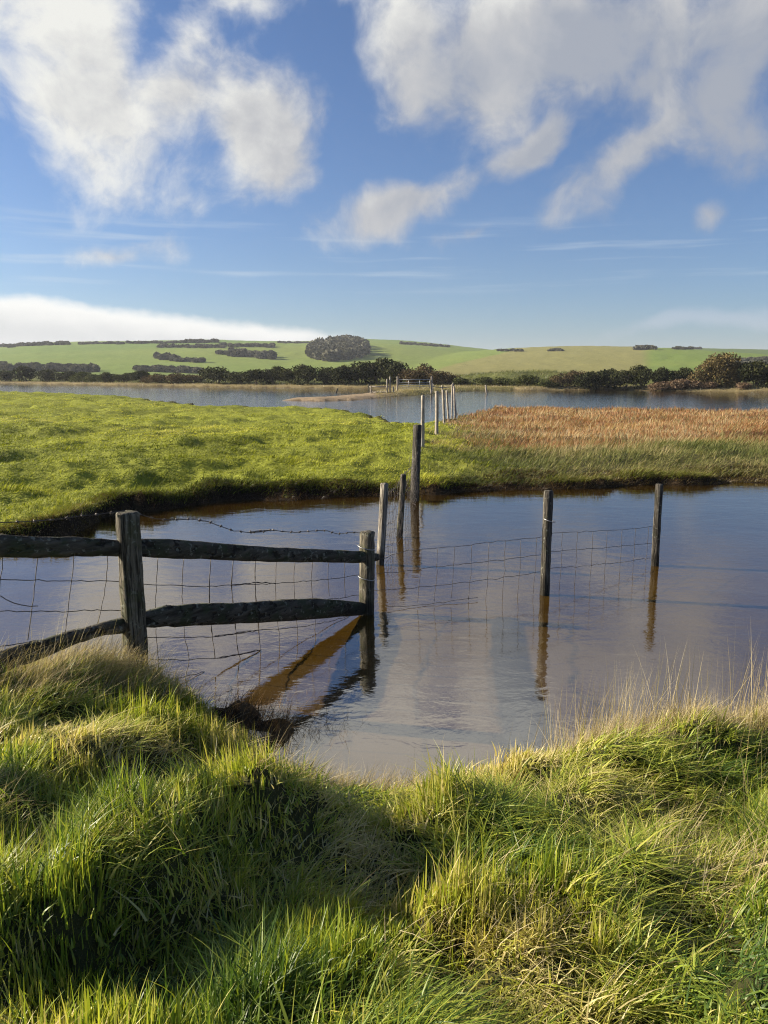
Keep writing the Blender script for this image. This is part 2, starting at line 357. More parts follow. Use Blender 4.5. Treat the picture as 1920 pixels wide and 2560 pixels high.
def mat_plain(name, c, rough=.6, metal=0.0, var=.3, scale=20):
    m, n = material(name); co = n.n('ShaderNodeTexCoord').outputs['Object']; g = n.noise(co, scale, 4, .6)
    cc = n.ramp(g, [(.3, tuple(x*(1-var) for x in c)), (.7, tuple(min(1, x*(1+var)) for x in c))])
    s = n.n('ShaderNodeBsdfPrincipled', inp={'Base Color': cc, 'Roughness': rough, 'Metallic': metal}); out(n, s.outputs[0]); return m
M_GROUND = mat_ground(); M_WATER = mat_water()
M_GRASS = mat_leaf('grass_blades', .30, .45, .35); M_PAST = mat_leaf('pasture_blades', .22, .7, .15); M_DRY = mat_leaf('dry_grass', .30, .6, .2, .8); M_BUSH = mat_leaf('bush_leaves', .12, .8, .12, .8); M_BLUE = mat_leaf('wood_leaves', .10, .9, .1, .8)
M_POST = mat_wood('weathered_post', (.028, .024, .020), (.15, .135, .11), (.05, .055, .025), mossy=.35)
M_OLD = mat_wood('mossy_post', (.028, .024, .017), (.22, .195, .145), (.07, .08, .03), mossy=.5)
M_RAIL = mat_wood('mossy_rail', (.022, .020, .013), (.10, .09, .07), (.036, .048, .020), stretch=(1.5, 1.5, 9), mossy=.7)
M_STAKE = mat_wood('split_stake', (.10, .085, .07), (.42, .38, .32), (.22, .22, .15), mossy=.25)
M_FARWOOD = mat_plain('bleached_wood', (.30, .26, .21), .8, 0, .4, 6)
M_WIRE = mat_plain('rusty_wire', (.09, .075, .065), .6, .3, .4, 40)
M_WIREL = mat_plain('galvanised_wire', (.42, .42, .42), .45, .6, .3, 40)
M_STEEL = mat_plain('galvanised_gate', (.36, .37, .37), .5, .5, .2, 5)
M_TWIG = mat_plain('bark', (.09, .07, .05), .9, 0, .3, 8)

# ------------------------------------------------------------------ ground: one sheet out past the ridge
ratio = 1.0135
rr = [.3]
while rr[-1] < 4200: rr.append(rr[-1]*ratio)
rr = np.array(rr)
th = np.concatenate([np.arange(-42, 42.01, .16), np.arange(45, 318, 3.5)]); th = np.radians(th); nt_, nr = len(th), len(rr)
TX = np.outer(rr, np.sin(th)); TY = np.outer(rr, np.cos(th))
Z, CL, DM, RED, RGT, dN_, dM_, dF_ = land(TX, TY, True)
TC = np.zeros(Z.shape+(3,))
def c3(*c): return np.array(c)
big = fbm(TX, TY, 3, 3)[..., None]; sm = fbm(TX, TY, .5, 3)[..., None]; wide = fbm(TX, TY, 90, 3)[..., None]
MUD = c3(.026, .018, .011)
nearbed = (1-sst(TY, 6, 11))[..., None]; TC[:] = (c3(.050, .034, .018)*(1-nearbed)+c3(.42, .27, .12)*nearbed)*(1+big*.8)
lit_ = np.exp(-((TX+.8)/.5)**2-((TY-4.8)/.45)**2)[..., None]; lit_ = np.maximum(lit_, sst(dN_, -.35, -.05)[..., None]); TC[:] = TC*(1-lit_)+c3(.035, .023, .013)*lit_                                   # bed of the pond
def setc(mask, c): 
    global TC
    TC = np.where(mask[..., None], c, TC)
setc(CL == 1, c3(.045, .048, .018)*(1+sm))
mg = c3(.19, .215, .027)*(1+big*.5+sm*.4)
mr = c3(.09, .085, .035)*(1+big*.5); rdc = c3(.19, .105, .055)*(1+big*.5)
mm = mg*(1-RGT[..., None])+mr*RGT[..., None]; mm = mm*(1-RED[..., None])+rdc*RED[..., None]
ee = (1-sst(dM_, .2, .8))[..., None]; mm = mm*(1-ee)+MUD*ee
setc(CL == 2, mm)
sp = sst(TX, -1, 4)[..., None]; setc(CL == 3, c3(.27, .21, .14)*(1-sp)+c3(.19, .17, .06)*sp)
ff = c3(.20, .165, .085)*(1+fbm(TX, TY, 5, 3)[..., None]*.9)
inl = sst(dF_, 2.5, 7)[..., None]; ff = ff*(1-inl)+c3(.105, .120, .035)*(1+fbm(TX, TY, 6, 3)[..., None]*1.2)*inl
field = fbm(TX+40, TY*.5, 220, 2)[..., None]
field = field+.45*fbm(TX*.35, TY*1.6, 70, 3)[..., None]
fgreen = c3(.135, .20, .038)+field*c3(.10, .06, .02)
up = sst(TY, 300, 420)[..., None]*inl; ff = ff*(1-up)+fgreen*up
# stubble field on the spur
u_ = TX/np.maximum(TY, 1)
tan = (sst(u_-.06-.10*sst(TY, 380, 700), 0, .01)*(1-sst(u_, .325, .345))*sst(TY, 300, 340)*(1-sst(TY, 740, 790)))[..., None]
ff = ff*(1-tan*.75)+c3(.22, .195, .075)*tan*.75
dp = (sst(u_, .36, .42)*sst(TY, 620, 700))[..., None]; ff = ff*(1-dp)+c3(.085, .135, .035)*dp
setc(CL == 4, ff)
V = np.stack([TX, TY, Z], -1).reshape(-1, 3)
ctr = len(V); V = np.concatenate([V, [[0, 0, Z[0].mean()]]]); Cc = np.concatenate([TC.reshape(-1, 3), [TC[0, 0]]])
i, j = np.meshgrid(np.arange(nr-1), np.arange(nt_), indexing='ij'); j2 = (j+1) % nt_
Q = np.stack([i*nt_+j, i*nt_+j2, (i+1)*nt_+j2, (i+1)*nt_+j], -1).reshape(-1, 4)[:, ::-1]
Tn = np.array([[ctr, (q+1) % nt_, q] for q in range(nt_)])[:, ::-1]
loops = np.concatenate([Q.ravel(), Tn.ravel()]); tots = np.concatenate([np.full(len(Q), 4), np.full(len(Tn), 3)]); starts = np.concatenate([[0], np.cumsum(tots)[:-1]])
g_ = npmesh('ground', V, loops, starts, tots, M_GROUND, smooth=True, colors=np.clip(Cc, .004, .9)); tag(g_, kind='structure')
mb = MB(); mb.add([(-4000, -400, 0), (4000, -400, 0), (4000, 700, 0), (-4000, 700, 0)], [(0, 1, 2, 3)]); tag(mb.build('water', M_WATER), kind='structure')

# ------------------------------------------------------------------ grass and other leafy stuff
def blades(name, P, L, ang, lean, wd, C, segs, mat, droop=.35, face=None):
    """ribbons: P root, L length, ang lean direction, lean 0-1.2, wd width, C colour"""
    n = len(P); s = np.linspace(0, 1, segs+1)[None, :]
    hor = L[:, None]*(lean[:, None]*s**1.5); ver = L[:, None]*(s*(1-.45*np.minimum(lean, 1)[:, None])-droop*np.minimum(lean, 1.2)[:, None]*s**3*.55)
    X = P[:, 0:1]+hor*np.cos(ang)[:, None]; Y = P[:, 1:2]+hor*np.sin(ang)[:, None]; Zz = P[:, 2:3]+ver
    wa = rng.random(n)*math.pi if face is None else face
    wx = np.cos(wa)[:, None]; wy = np.sin(wa)[:, None]; tap = (wd[:, None]*.5)*(1-s**1.8)
    A = np.stack([X-wx*tap, Y-wy*tap, Zz], -1); B = np.stack([X+wx*tap, Y+wy*tap, Zz], -1)
    vs = np.empty((n, 2*segs+1, 3)); vs[:, 0:2*segs:2] = A[:, :segs]; vs[:, 1:2*segs:2] = B[:, :segs]; vs[:, 2*segs] = A[:, segs]
    loc = []; tot = []
    for k in range(segs-1): loc += [2*k, 2*k+1, 2*k+3, 2*k+2]; tot.append(4)
    loc += [2*segs-2, 2*segs-1, 2*segs]; tot.append(3)
    base = (np.arange(n)*(2*segs+1))[:, None]
    loops = (base+np.array(loc)[None, :]).ravel(); tots = np.tile(tot, n); starts = np.concatenate([[0], np.cumsum(tots)[:-1]])
    cc = np.repeat(C, 2*segs+1, axis=0)
    return npmesh(name, vs.reshape(-1, 3), loops, starts, tots, mat, colors=np.clip(cc, .002, .95))
def pick(stops, t):                       # colour from a list by a 0-1 number
    t = np.clip(t, 0, 1)*(len(stops)-1); i = np.minimum(t.astype(int), len(stops)-2); f_ = (t-i)[:, None]; S = np.array(stops)
    return S[i]*(1-f_)+S[i+1]*f_
GREENS = [(.055, .105, .016), (.14, .205, .026), (.25, .31, .036), (.38, .395, .055), (.46, .42, .12), (.58, .49, .24)]
STRAW = [(.24, .18, .08), (.38, .30, .15), (.52, .43, .24), (.60, .52, .34)]

# near bank: tufts of long wind-combed grass
def near_tufts(nt, per, Lr, name, y0=.9, y1=5.6):
    y = y0+(y1-y0)*rng.random(nt*3)**1.15; hw = .62*y+.7; x = (rng.random(nt*3)*2-1)*hw
    keep = rng.random(nt*3) < hw/(.62*y1+.7)*.9+.25; x = x[keep][:nt]; y = y[keep][:nt]
    z, cl, dm, rd, rt, dn, dmm, dff = land(x, y, True)
    ok = (cl == 1) & (dn > .02); x, y, z, dn = x[ok], y[ok], z[ok], dn[ok]; m = len(x)
    ang0 = R(38)+fbm(x, y, .6, 2)*7.0+rng.normal(0, .6, m); lean0 = np.clip(.90+fbm(x+9, y, .4, 2)*2.2+rng.normal(0, .15, m), .2, 1.25)
    L0 = Lr*(.80+fbm(x, y+5, .35, 2)*1.3+rng.normal(0, .26, m)); dry0 = .48+fbm(x+3, y+7, .7, 3)*1.5+rng.normal(0, .12, m)+.45*np.exp(-dn/.28)
    L0 *= .55+.45*sst(dn, .05, .5)
    i = np.repeat(np.arange(m), per); n = len(i)
    r = np.abs(rng.normal(0, .045, n)); a = rng.random(n)*2*math.pi
    P = np.stack([x[i]+r*np.cos(a), y[i]+r*np.sin(a), z[i]-.01], -1)
    ang = ang0[i]+rng.normal(0, .8, n); lean = np.clip(lean0[i]+rng.normal(0, .30, n), .03, 1.3)
    L = np.clip(L0[i]*(.55+.65*rng.random(n)), .04, .6); wd = .0042+.0052*rng.random(n)**1.5+.004*(rng.random(n) < .06)
    C = pick(GREENS, dry0[i]+rng.normal(0, .17, n))*(.85+.3*rng.random(n))[:, None]
    return blades(name, P, L, ang, lean, wd, C, 4, M_GRASS)
QN = 1.0
g1 = near_tufts(int(9000*QN), 25, .165, 'bank_grass')
g0 = near_tufts(int(9000*QN), 22, .075, 'undergrowth_grass'); tag(g0, 'short green undergrowth filling the hollows of the near bank', 'grass', kind='stuff')
tag(g1, 'long green and yellowing grass combed over by the wind on the near bank', 'grass', kind='stuff')

# straw-coloured grass: along the lip of the near bank and stems standing tall
def straw(name, spots, label, Ls=(.2, .45), wd=(.002, .0035), cols=STRAW, lean=(.1, .6), mat=None, segs=4):
    Ps = []; Ll = []; An = []; Le = []
    for (cx, cy, sx, sy, n, lsc, an) in spots:
        x = rng.normal(cx, sx, n); y = rng.normal(cy, sy, n); z = np.maximum(land(x, y), -.05)
        Ps.append(np.stack([x, y, z], -1)); Ll.append(lsc*(Ls[0]+(Ls[1]-Ls[0])*rng.random(n)**1.4)); An.append(an+rng.normal(0, .75, n)); Le.append(lean[0]+(lean[1]-lean[0])*rng.random(n))
    P = np.concatenate(Ps); n = len(P)
    o = blades(name, P, np.concatenate(Ll), np.concatenate(An), np.concatenate(Le), wd[0]+(wd[1]-wd[0])*rng.random(n), pick(cols, rng.random(n)), segs, mat or M_DRY, droop=.2)
    tag(o, label, 'dry grass', kind='stuff'); return o
straw('dry_grass', [(-2.25, 4.75, .35, .20, 2000, .85, .6), (-1.75, 4.8, .16, .12, 900, .8, .3), (-1.45, 4.6, .15, .12, 500, .65, .2), (-2.2, 4.25, .25, .12, 800, .8, .5), (-2.55, 3.8, .2, .2, 700, .8, .6), (1.25, 4.0, .25, .10, 3600, .62, .6), (1.75, 4.1, .35, .12, 2600, .6, .6), (2.5, 4.15, .4, .15, 4200, .7, .6), (.35, 3.95, .25, .07, 700, .5, .6), (-.25, 3.95, .22, .07, 700, .5, .6),
   (-1.75, 2.75, .12, .1, 350, .7, .2), (-.5, 3.1, .15, .12, 350, .6, .4), (2.0, 3.1, .4, .3, 700, .8, .4), (.35, 2.3, .2, .2, 250, .7, .4), (1.3, 2.6, .3, .3, 500, .7, .4), (-1.2, 2.5, .15, .1, 300, .6, .5)],
   'bleached straw-coloured grass along the lip of the near bank', lean=(.25, 1.2))
straw('tall_grass_stems', [(1.32, 4.1, .16, .10, 170, 1.05, .7), (1.05, 4.1, .1, .08, 30, 1, 1.2), (2.3, 4.15, .3, .12, 170, 1.15, .8), (2.0, 3.9, .2, .2, 18, 1, .6), (.75, 4.05, .1, .05, 6, .8, .8), (1.9, 3.0, .4, .4, 26, 1, .9), (-2.2, 4.6, .3, .15, 40, .8, .5), (.1, 3.9, .3, .06, 8, .7, 1.0)],
   'tall thin pale stems standing above the near bank', Ls=(.38, .66), wd=(.0022, .0034), lean=(.05, .4), segs=5)
straw('drowned_grass_litter', [(-.95, 4.95, .16, .10, 380, .55, .6), (-.72, 4.75, .14, .10, 420, .5, .4), (-.5, 4.7, .16, .12, 380, .5, .8), (-.62, 5.15, .10, .12, 200, .4, .6), (-.85, 4.5, .1, .1, 300, .5, .4), (-.35, 5.6, .1, .22, 60, .35, .7)],
   'brown dead grass and stalks half drowned at the muddy inlet', Ls=(.10, .42), cols=[(.05, .03, .015), (.10, .055, .025), (.22, .13, .06), (.36, .24, .12)], lean=(.3, 1.2))

# middle pasture: short tufty grass, thinning in number with distance
def field_grass(name, n0, inside, y0, y1, Lf, cols, angf=None, lean=(.3, 1.1), mat=None, wdk=1.0, seg=2, label='', cat='grass', dry=.45, dens=1.0):
    y = y0*(y1/y0)**rng.random(n0); x = (rng.random(n0)*2-1)*(.56*y+3); z, cl, dm, rd, rt, dn, dmm, dff = land(x, y, True)
    ok = inside(x, y, z, cl, rd, rt, dmm, dff); x, y, z, dmm = x[ok], y[ok], z[ok], dmm[ok]; n = len(x)
    an = R(30)+fbm(x, y, 2.5, 2)*4+rng.normal(0, .6, n); le = lean[0]+(lean[1]-lean[0])*rng.random(n)
    if angf is not None: an = angf+rng.normal(0, .7, n)
    L = Lf(x, y, n); wd = wdk*(.004+.00075*y)*(.7+.6*rng.random(n))
    C = pick(cols, (dry(x, y) if callable(dry) else dry)+fbm(x, y, 2.2, 3)*1.0+fbm(x+70, y*1.3, 7, 2)*.7+rng.normal(0, .16, n))*(.85+.3*rng.random(n))[:, None]
    o = blades(name, np.stack([x, y, z-.01], -1), L, an, le, wd, C, seg, mat or M_GRASS); tag(o, label, cat, kind='stuff'); return o
PAST = [(.07, .09, .014), (.18, .205, .024), (.32, .34, .034), (.45, .44, .06), (.55, .49, .16)]
field_grass('pasture_grass', 520000, lambda x, y, z, cl, rd, rt, dm, df: (cl == 2) & (rng.random(len(x)) > rt+.05) & (dm > .1), 8.5, 95,
    lambda x, y, n: (.035+.045*rng.random(n))*(1+np.maximum(0, fbm(x, y, .7, 3))*2.5+np.maximum(0, fbm(x+9, y, .9, 3)-.13)*11)*(1-.4*sst(y, 24, 36)), PAST, mat=M_PAST, label='short bright green grass on the low pasture beyond the pond')
field_grass('overhanging_grass', 240000, lambda x, y, z, cl, rd, rt, dm, df: (cl == 2) & (dm < .7) & (dm > .12) & (y < 19) & (z > .10), 8, 19,
    lambda x, y, n: (.10+.16*rng.random(n))*(1+fbm(x, y, .6, 2)), [(.05, .065, .016), (.11, .13, .025), (.18, .19, .04), (.24, .20, .08)], angf=R(-80), lean=(.5, 1.3), wdk=.9, seg=3, mat=M_PAST, label='ragged green grass hanging over the eroded edge of the far bank', dry=.45)
ROUGH = [(.07, .09, .025), (.13, .14, .04), (.19, .175, .065), (.27, .22, .11), (.36, .29, .17)]
field_grass('rough_marsh_grass', 170000, lambda x, y, z, cl, rd, rt, dm, df: (cl == 2) & (rng.random(len(x)) < rt) & (rng.random(len(x)) > rd*.75) & (dm > .25), 13, 50,
    lambda x, y, n: (.16+.20*rng.random(n)**2)*(.7+.6*sst(y, 16, 22)), ROUGH, mat=M_PAST, lean=(.3, 1.1), wdk=.9, seg=3, label='rough green and straw marsh grass on the right of the far bank', dry=lambda x, y: .22+.55*sst(y+fbm(x, y, 4, 2)*8, 18, 25))
RUST = [(.09, .042, .020), (.23, .105, .042), (.36, .185, .08), (.44, .30, .15), (.44, .38, .20)]
field_grass('red_saltmarsh_plants', 130000, lambda x, y, z, cl, rd, rt, dm, df: (cl == 2) & (rd > .15+.7*rng.random(len(x))) & (dm > .1), 22, 62,
    lambda x, y, n: (.12+.22*rng.random(n)**2)*(1+fbm(x, y, 3, 2)), RUST, lean=(.1, .6), mat=M_DRY, wdk=.8, seg=2, label='rust red and tan saltmarsh plants beside the far water', cat='marsh plants', dry=.42)
BANKC = [(.03, .018, .010), (.06, .035, .018), (.11, .07, .03), (.12, .10, .03), (.24, .18, .09)]
field_grass('bank_edge_litter', 260000, lambda x, y, z, cl, rd, rt, dm, df: (cl == 2) & (dm < .55+.8*rt) & (dm > .0) & (y < 19), 8, 19,
    lambda x, y, n: .05+.14*rng.random(n), BANKC, lean=(.5, 1.3), wdk=.9, seg=2, angf=R(-75), label='brown trampled stalks and moss on the eroded edge of the far bank', cat='dead grass', dry=.4)
field_grass('shore_grass', 160000, lambda x, y, z, cl, rd, rt, dm, df: ((cl == 4) & (df < 4.5) & (y < 230)) | ((cl == 3) & (x > -1)), 66, 240,
    lambda x, y, n: .2+.35*rng.random(n), [(.10, .10, .04), (.18, .155, .07), (.25, .21, .11), (.29, .24, .14)], lean=(.3, .9), wdk=.6, seg=1, label='pale reedy grass along the far shore', dry=.55)

field_grass('scrubby_grass', 130000, lambda x, y, z, cl, rd, rt, dm, df: (cl == 4) & (df > 3) & (df < 45) & (y < 200), 90, 230,
    lambda x, y, n: .35+.7*rng.random(n), [(.06, .07, .025), (.10, .115, .035), (.15, .16, .05), (.24, .20, .09)], lean=(.4, 1.0), wdk=.7, seg=1, label='rough olive green grass and scrub on the rise behind the far shore', dry=.45)

# ------------------------------------------------------------------ bushes, trees and woods
def leafcloud(centres, radii, n, size, cols, flat=.75, bias=.0):
    """small leaf faces spread through a set of lobes, thicker near the skin"""
    centres = np.array(centres, float); radii = np.array(radii, float); wgt = radii[:, 0]*radii[:, 2]; k = rng.choice(len(centres), n, p=wgt/wgt.sum())
    d = rng.normal(0, 1, (n, 3)); d /= np.linalg.norm(d, axis=1)[:, None]; rad = .55+.45*rng.random(n)**.5+rng.normal(0, .05, n)
    P = centres[k]+d*radii[k]*rad[:, None]
    a = rng.normal(0, 1, (n, 3)); a /= np.linalg.norm(a, axis=1)[:, None]; b = np.cross(a, rng.normal(0, 1, (n, 3))); b /= np.linalg.norm(b, axis=1)[:, None]
    s = size*(.6+.8*rng.random(n))[:, None]
    V = np.stack([P-a*s, P+b*s*flat, P+a*s, P-b*s*flat], 1).reshape(-1, 3)
    lc = rng.random(len(centres)); C = np.repeat(pick(cols, lc[k]*.5+.5*rng.random(n)), 4, axis=0)
    return V, C
def leafmesh(name, V, C, mat, parent=None, loc=None):
    n = len(V)//4
    return npmesh(name, V, np.arange(4*n), np.arange(n)*4, np.full(n, 4), mat, parent, colors=C, loc=loc)
def bush_proto(name, w_, h_, dcols, n=2600, size=.17, lobes=9, trunk=True, tall=False):
    root = empty(name, (0, 0, 0)); cs = []; rs = []
    for q in range(lobes):
        x = random.uniform(-.34, .34)*w_; y = random.uniform(-.3, .3)*w_; top_ = h_*(1-2.0*(x/w_)**2)
        r_ = random.uniform(.20, .32)*w_; hz_ = random.uniform(.26, .36)*h_
        cs.append((x, y, max(hz_*.8, top_-hz_-random.uniform(0, .12 if q < lobes*.7 else .5)*h_))); rs.append((r_, r_, hz_))
    V, C = leafcloud(cs, rs, n, size, dcols); leafmesh('crown', V, C, M_BUSH, root)
    m_ = MB()
    for q in range(5):
        a = q*1.26+random.random(); m_.tube([(0, 0, -.2), (math.cos(a)*.12*w_, math.sin(a)*.12*w_, h_*.35), (math.cos(a)*.26*w_, math.sin(a)*.26*w_, h_*.75)], [.07*h_/3, .05*h_/3, .02*h_/3], 5)
    m_.build('trunk', M_TWIG, root); return root
DARK = [(.016, .020, .008), (.028, .034, .012), (.045, .050, .018), (.065, .065, .024)]
OLIVE = [(.040, .050, .016), (.065, .078, .024), (.095, .105, .034), (.13, .13, .05)]
BROWN = [(.045, .034, .020), (.075, .056, .030), (.12, .085, .042), (.16, .12, .06)]
PINKB = [(.07, .045, .03), (.13, .08, .05), (.2, .14, .09), (.24, .18, .12)]
protos = {'d': [lambda: bush_proto('hedge_bush', 6, 4.2, DARK) for _ in range(3)], 'o': [lambda: bush_proto('green_bush', 5, 3.2, OLIVE, 2000, .16) for _ in range(2)],
          'b': [lambda: bush_proto('bare_bush', 5, 3.0, BROWN, 2000, .13) for _ in range(2)], 'p': [lambda: bush_proto('twiggy_bush', 4, 2.2, PINKB, 1500, .12) for _ in range(2)]}
used = set()
def plant(kind, px, Y, wpx, hpx, label, cat='bush', group=None, zoff=-.15, name=None):
    """px view column, Y distance, wpx/hpx size as seen"""
    lst = protos[kind]; k_ = random.randrange(len(lst))
    if callable(lst[k_]): lst[k_] = lst[k_]()
    p = lst[k_]
    Y = float(np.interp(px, [0, 350, 640, 920, 1130, 1330, 1920], [194, 156, 136, 125, 118, 110, 100]))+(5.0 if kind != 'p' else 3.0)+random.uniform(-.8, 1.5)+max(0, Y-200)*0+(24 if name else 0)
    X = (px-960)/1920*Y*.985; zz = H(X, Y)+zoff; hpx = hpx*random.uniform(.90, 1.22); wpx *= random.uniform(.9, 1.2); W_ = wpx/1920*Y; Hh = hpx/1920*Y
    bw, bh = {'d': (6, 4.2), 'o': (5, 3.2), 'b': (5, 3.0), 'p': (4, 2.2)}[kind]
    if p in used:
        r = p.copy(); col.objects.link(r)
        for ch in p.children: c_ = ch.copy(); col.objects.link(c_); c_.parent = r
    else: r = p; used.add(p)
    if name: r.name = name
    r.location = (X, Y, zz); s = W_/bw; r.scale = (s, s, Hh/bh); r.rotation_euler = (0, 0, random.uniform(0, 6.28)); tag(r, label, cat, group); return r
ORD = 'first second third fourth fifth sixth seventh eighth ninth tenth eleventh twelfth thirteenth fourteenth fifteenth sixteenth seventeenth eighteenth nineteenth twentieth'.split()
def row(kind, items, Yf, what, group, cat='bush'):
    for k, (px, wpx, hpx) in enumerate(items): plant(kind, px, Yf(px), wpx, hpx, f'{what}, {ORD[k]} from the left', cat, group)
# low dark hedge left of the round bush
row('d', [(15, 60, 28), (62, 62, 34), (118, 60, 32), (160, 55, 24)], lambda p: 204, 'dark hedge bush behind the far left water', 'dark bushes at the left end of the far hedge')
row('o', [(205, 60, 24), (232, 50, 22), (262, 40, 20)], lambda p: 192, 'dull green bush in the low hedge at far left', 'dull green bushes of the low hedge at far left')
row('d', [(275, 45, 28), (312, 52, 26), (350, 50, 32)], lambda p: 185, 'dark bush left of the reedy hummock', 'dark bushes left of the reedy hummock')
row('b', [(395, 60, 22), (440, 60, 24), (480, 60, 20)], lambda p: 172, 'low brown bush on the reedy hummock', 'low brown bushes on the reedy hummock')
plant('d', 545, 158, 78, 50, 'tall rounded dark bush with a domed top at the left end of the long hedge')
row('d', [(598, 60, 38), (640, 64, 40), (684, 64, 42), (726, 66, 46), (768, 64, 44), (812, 66, 42)], lambda p: 156, 'dark evergreen bush in the long hedge left of centre', 'dark bushes of the long hedge left of centre')
row('d', [(858, 68, 46), (900, 74, 54), (945, 80, 60), (978, 70, 56)], lambda p: 150, 'tall black-green bush in the hedge above the sandy spit', 'tall dark bushes above the sandy spit')
row('b', [(1022, 64, 48), (1062, 70, 50), (1100, 60, 42), (1125, 50, 30)], lambda p: 140, 'bare brown bush behind the field gate', 'bare brown bushes behind the field gate')
row('o', [(1165, 60, 22), (1215, 60, 24), (1265, 60, 22), (1315, 70, 24), (1365, 60, 20)], lambda p: 138, 'low green scrub bush on the rough rise right of centre', 'low green scrub on the rough rise')
row('b', [(1405, 60, 34), (1438, 60, 40)], lambda p: 118, 'brown bush at the left end of the right-hand hedge', 'brown bushes at the left end of the right-hand hedge')
row('d', [(1475, 70, 46), (1520, 70, 48), (1565, 72, 50), (1608, 66, 54), (1655, 60, 46), (1700, 56, 46)], lambda p: 113, 'dark evergreen bush in the right-hand hedge', 'dark bushes of the right-hand hedge')
row('p', [(1660, 60, 24), (1705, 60, 28), (1740, 50, 24), (1775, 50, 22), (1860, 50, 18)], lambda p: 103, 'pinkish twiggy bush at the foot of the right-hand hedge', 'pinkish twiggy bushes under the right-hand hedge')
row('d', [(1845, 70, 60), (1890, 70, 66), (1935, 80, 62), (1985, 80, 60)], lambda p: 106, 'dark bush right of the big rounded thorn tree', 'dark bushes right of the thorn tree')
# the big rounded thorn on the right
t = empty('thorn_tree', (45.5, 107.0, H(45.5, 107.0)-.7))
bx, by, bz = t.location
V, C = leafcloud([(bx+a, by+b, bz+c_) for a, b, c_ in ((-2.3, 0, 1.6), (-1.2, .3, 2.8), (-.2, 0, 3.6), (.9, .5, 4.1), (1.9, 0, 4.2), (2.4, .2, 2.6), (.6, -.8, 2.0), (-3.3, 0, 1.0))], [(1.6, 1.5, 1.4), (1.6, 1.5, 1.3), (1.7, 1.6, 1.3), (1.3, 1.2, .9), (1.4, 1.4, 1.2), (1.6, 1.5, 1.6), (2.4, 1.6, 1.6), (1.2, 1.2, .9)], 6500, .13, [(.06, .045, .02), (.10, .075, .032), (.15, .115, .045), (.19, .15, .06)])
leafmesh('crown', V, C, M_BUSH, t); m_ = MB()
for q in range(7): a = q*.9; m_.tube([(bx, by, bz-.2), (bx+math.cos(a)*.7, by+math.sin(a)*.7, bz+1.9), (bx+math.cos(a)*1.8, by+math.sin(a)*1.3, bz+3.9)], [.12, .09, .03], 5)
m_.build('trunk', M_TWIG, t); tag(t, 'large rounded tawny thorn tree rising above the right-hand hedge', 'tree')
t2 = plant('b', 1802, 135, 60, 82, 'small dark leaning tree crown showing behind the top of the thorn tree', 'tree', name='hedge_tree')
# woods and copses on the hillside
WOODC = [(.050, .054, .040), (.08, .082, .06), (.115, .112, .082), (.15, .145, .105)]  # leaf colours lightened to carry part of the distance haze
def yhill(px, py):                        # distance at which a line of sight first meets the hillside
    d = ray(px, py); Ys = np.arange(300, 1500, 4.0); tt = Ys/d[1]; z = EYE+d[2]*tt; g = land(d[0]*tt, Ys); k = np.argmax(g > z)
    return Ys[k] if (g > z).any() else 1240.0
def wood(name, label, items, size=.9, n=220, rad=(4.5, 7), cols=WOODC):
    """items: view x, foot y, size"""
    cs = []; rs = []
    for (px, py, hpx) in items:
        Y = yhill(px, py); X = (px-960)/1920*Y*.985; hh = hpx/1920*Y; z = H(X, Y)
        cs.append((X, Y, z+hh*.5)); rs.append((max(hh*.62, 2.2), max(hh*.62, 2.2), hh*.55))
    V, C = leafcloud(cs, rs, n*len(cs), size, cols); o = leafmesh(name, V, C, M_BLUE, loc=cs[0]); tag(o, label, 'wood', kind='stuff'); return o
it = []
for q in range(150):
    a = random.random()*6.28; r_ = math.sqrt(random.random()); px = 842+74*r_*math.cos(a); py = 884+21*r_*math.sin(a)-.05*(px-842); it.append((px+4, py, random.uniform(20, 26)))
wood('round_wood', 'big rounded dark wood on the hillside left of centre', it, 1.1, 150)
def strip(x0, x1, y0, y1, n, h0, h1, jy=2): return [(x0+(x1-x0)*random.random(), 0, 0) for _ in range(0)] or [((lambda s: (x0+(x1-x0)*s, y0+(y1-y0)*s+random.uniform(-jy, jy), random.uniform(h0, h1)))(random.random())) for _ in range(n)]
wood('copse', 'low scrubby copse lowest on the hillside, left of the other copses', strip(395, 440, 898, 900, 16, 8, 14)+strip(430, 510, 902, 905, 22, 5, 9), .8)
wood('copse', 'spreading copse on the hillside halfway to the round wood', strip(545, 570, 884, 886, 8, 6, 9)+strip(575, 685, 888, 896, 50, 9, 15, 4), .9)
wood('hillside_scrub', 'thin line of scrub high on the hillside under the ridge', strip(395, 560, 868, 869, 45, 4, 7)+strip(560, 690, 866, 868, 40, 4, 8), .8)
wood('ridge_hedge', 'dark wooded hedge along the skyline at far left', strip(5, 40, 868, 867, 9, 5, 8)+strip(40, 185, 865, 861, 50, 4, 8, 1), .9)
wood('ridge_hedge', 'long hedge along the skyline above the hillside scrub', strip(200, 480, 861, 857, 70, 3, 5, 1)+strip(470, 548, 857, 856, 26, 5, 8, 1), .9)
wood('ridge_hedge', 'thin hedge on the skyline just right of the round wood', strip(700, 780, 858, 857, 16, 2, 4, 1)+strip(1000, 1130, 860, 868, 40, 2, 5, 1), .8)
wood('ridge_trees', 'few small trees on the skyline right of centre', strip(1245, 1300, 878, 879, 10, 3, 6, .6)+strip(1362, 1400, 878, 878, 12, 3, 6, .6), .7)
wood('ridge_clump', 'small dark clump of trees on the right-hand skyline', strip(1583, 1640, 874, 874, 26, 6, 9, .6), .8)
wood('ridge_hedge', 'low bushes on the skyline above the thorn tree', strip(1680, 1745, 873, 873, 18, 3, 6, .6), .8)
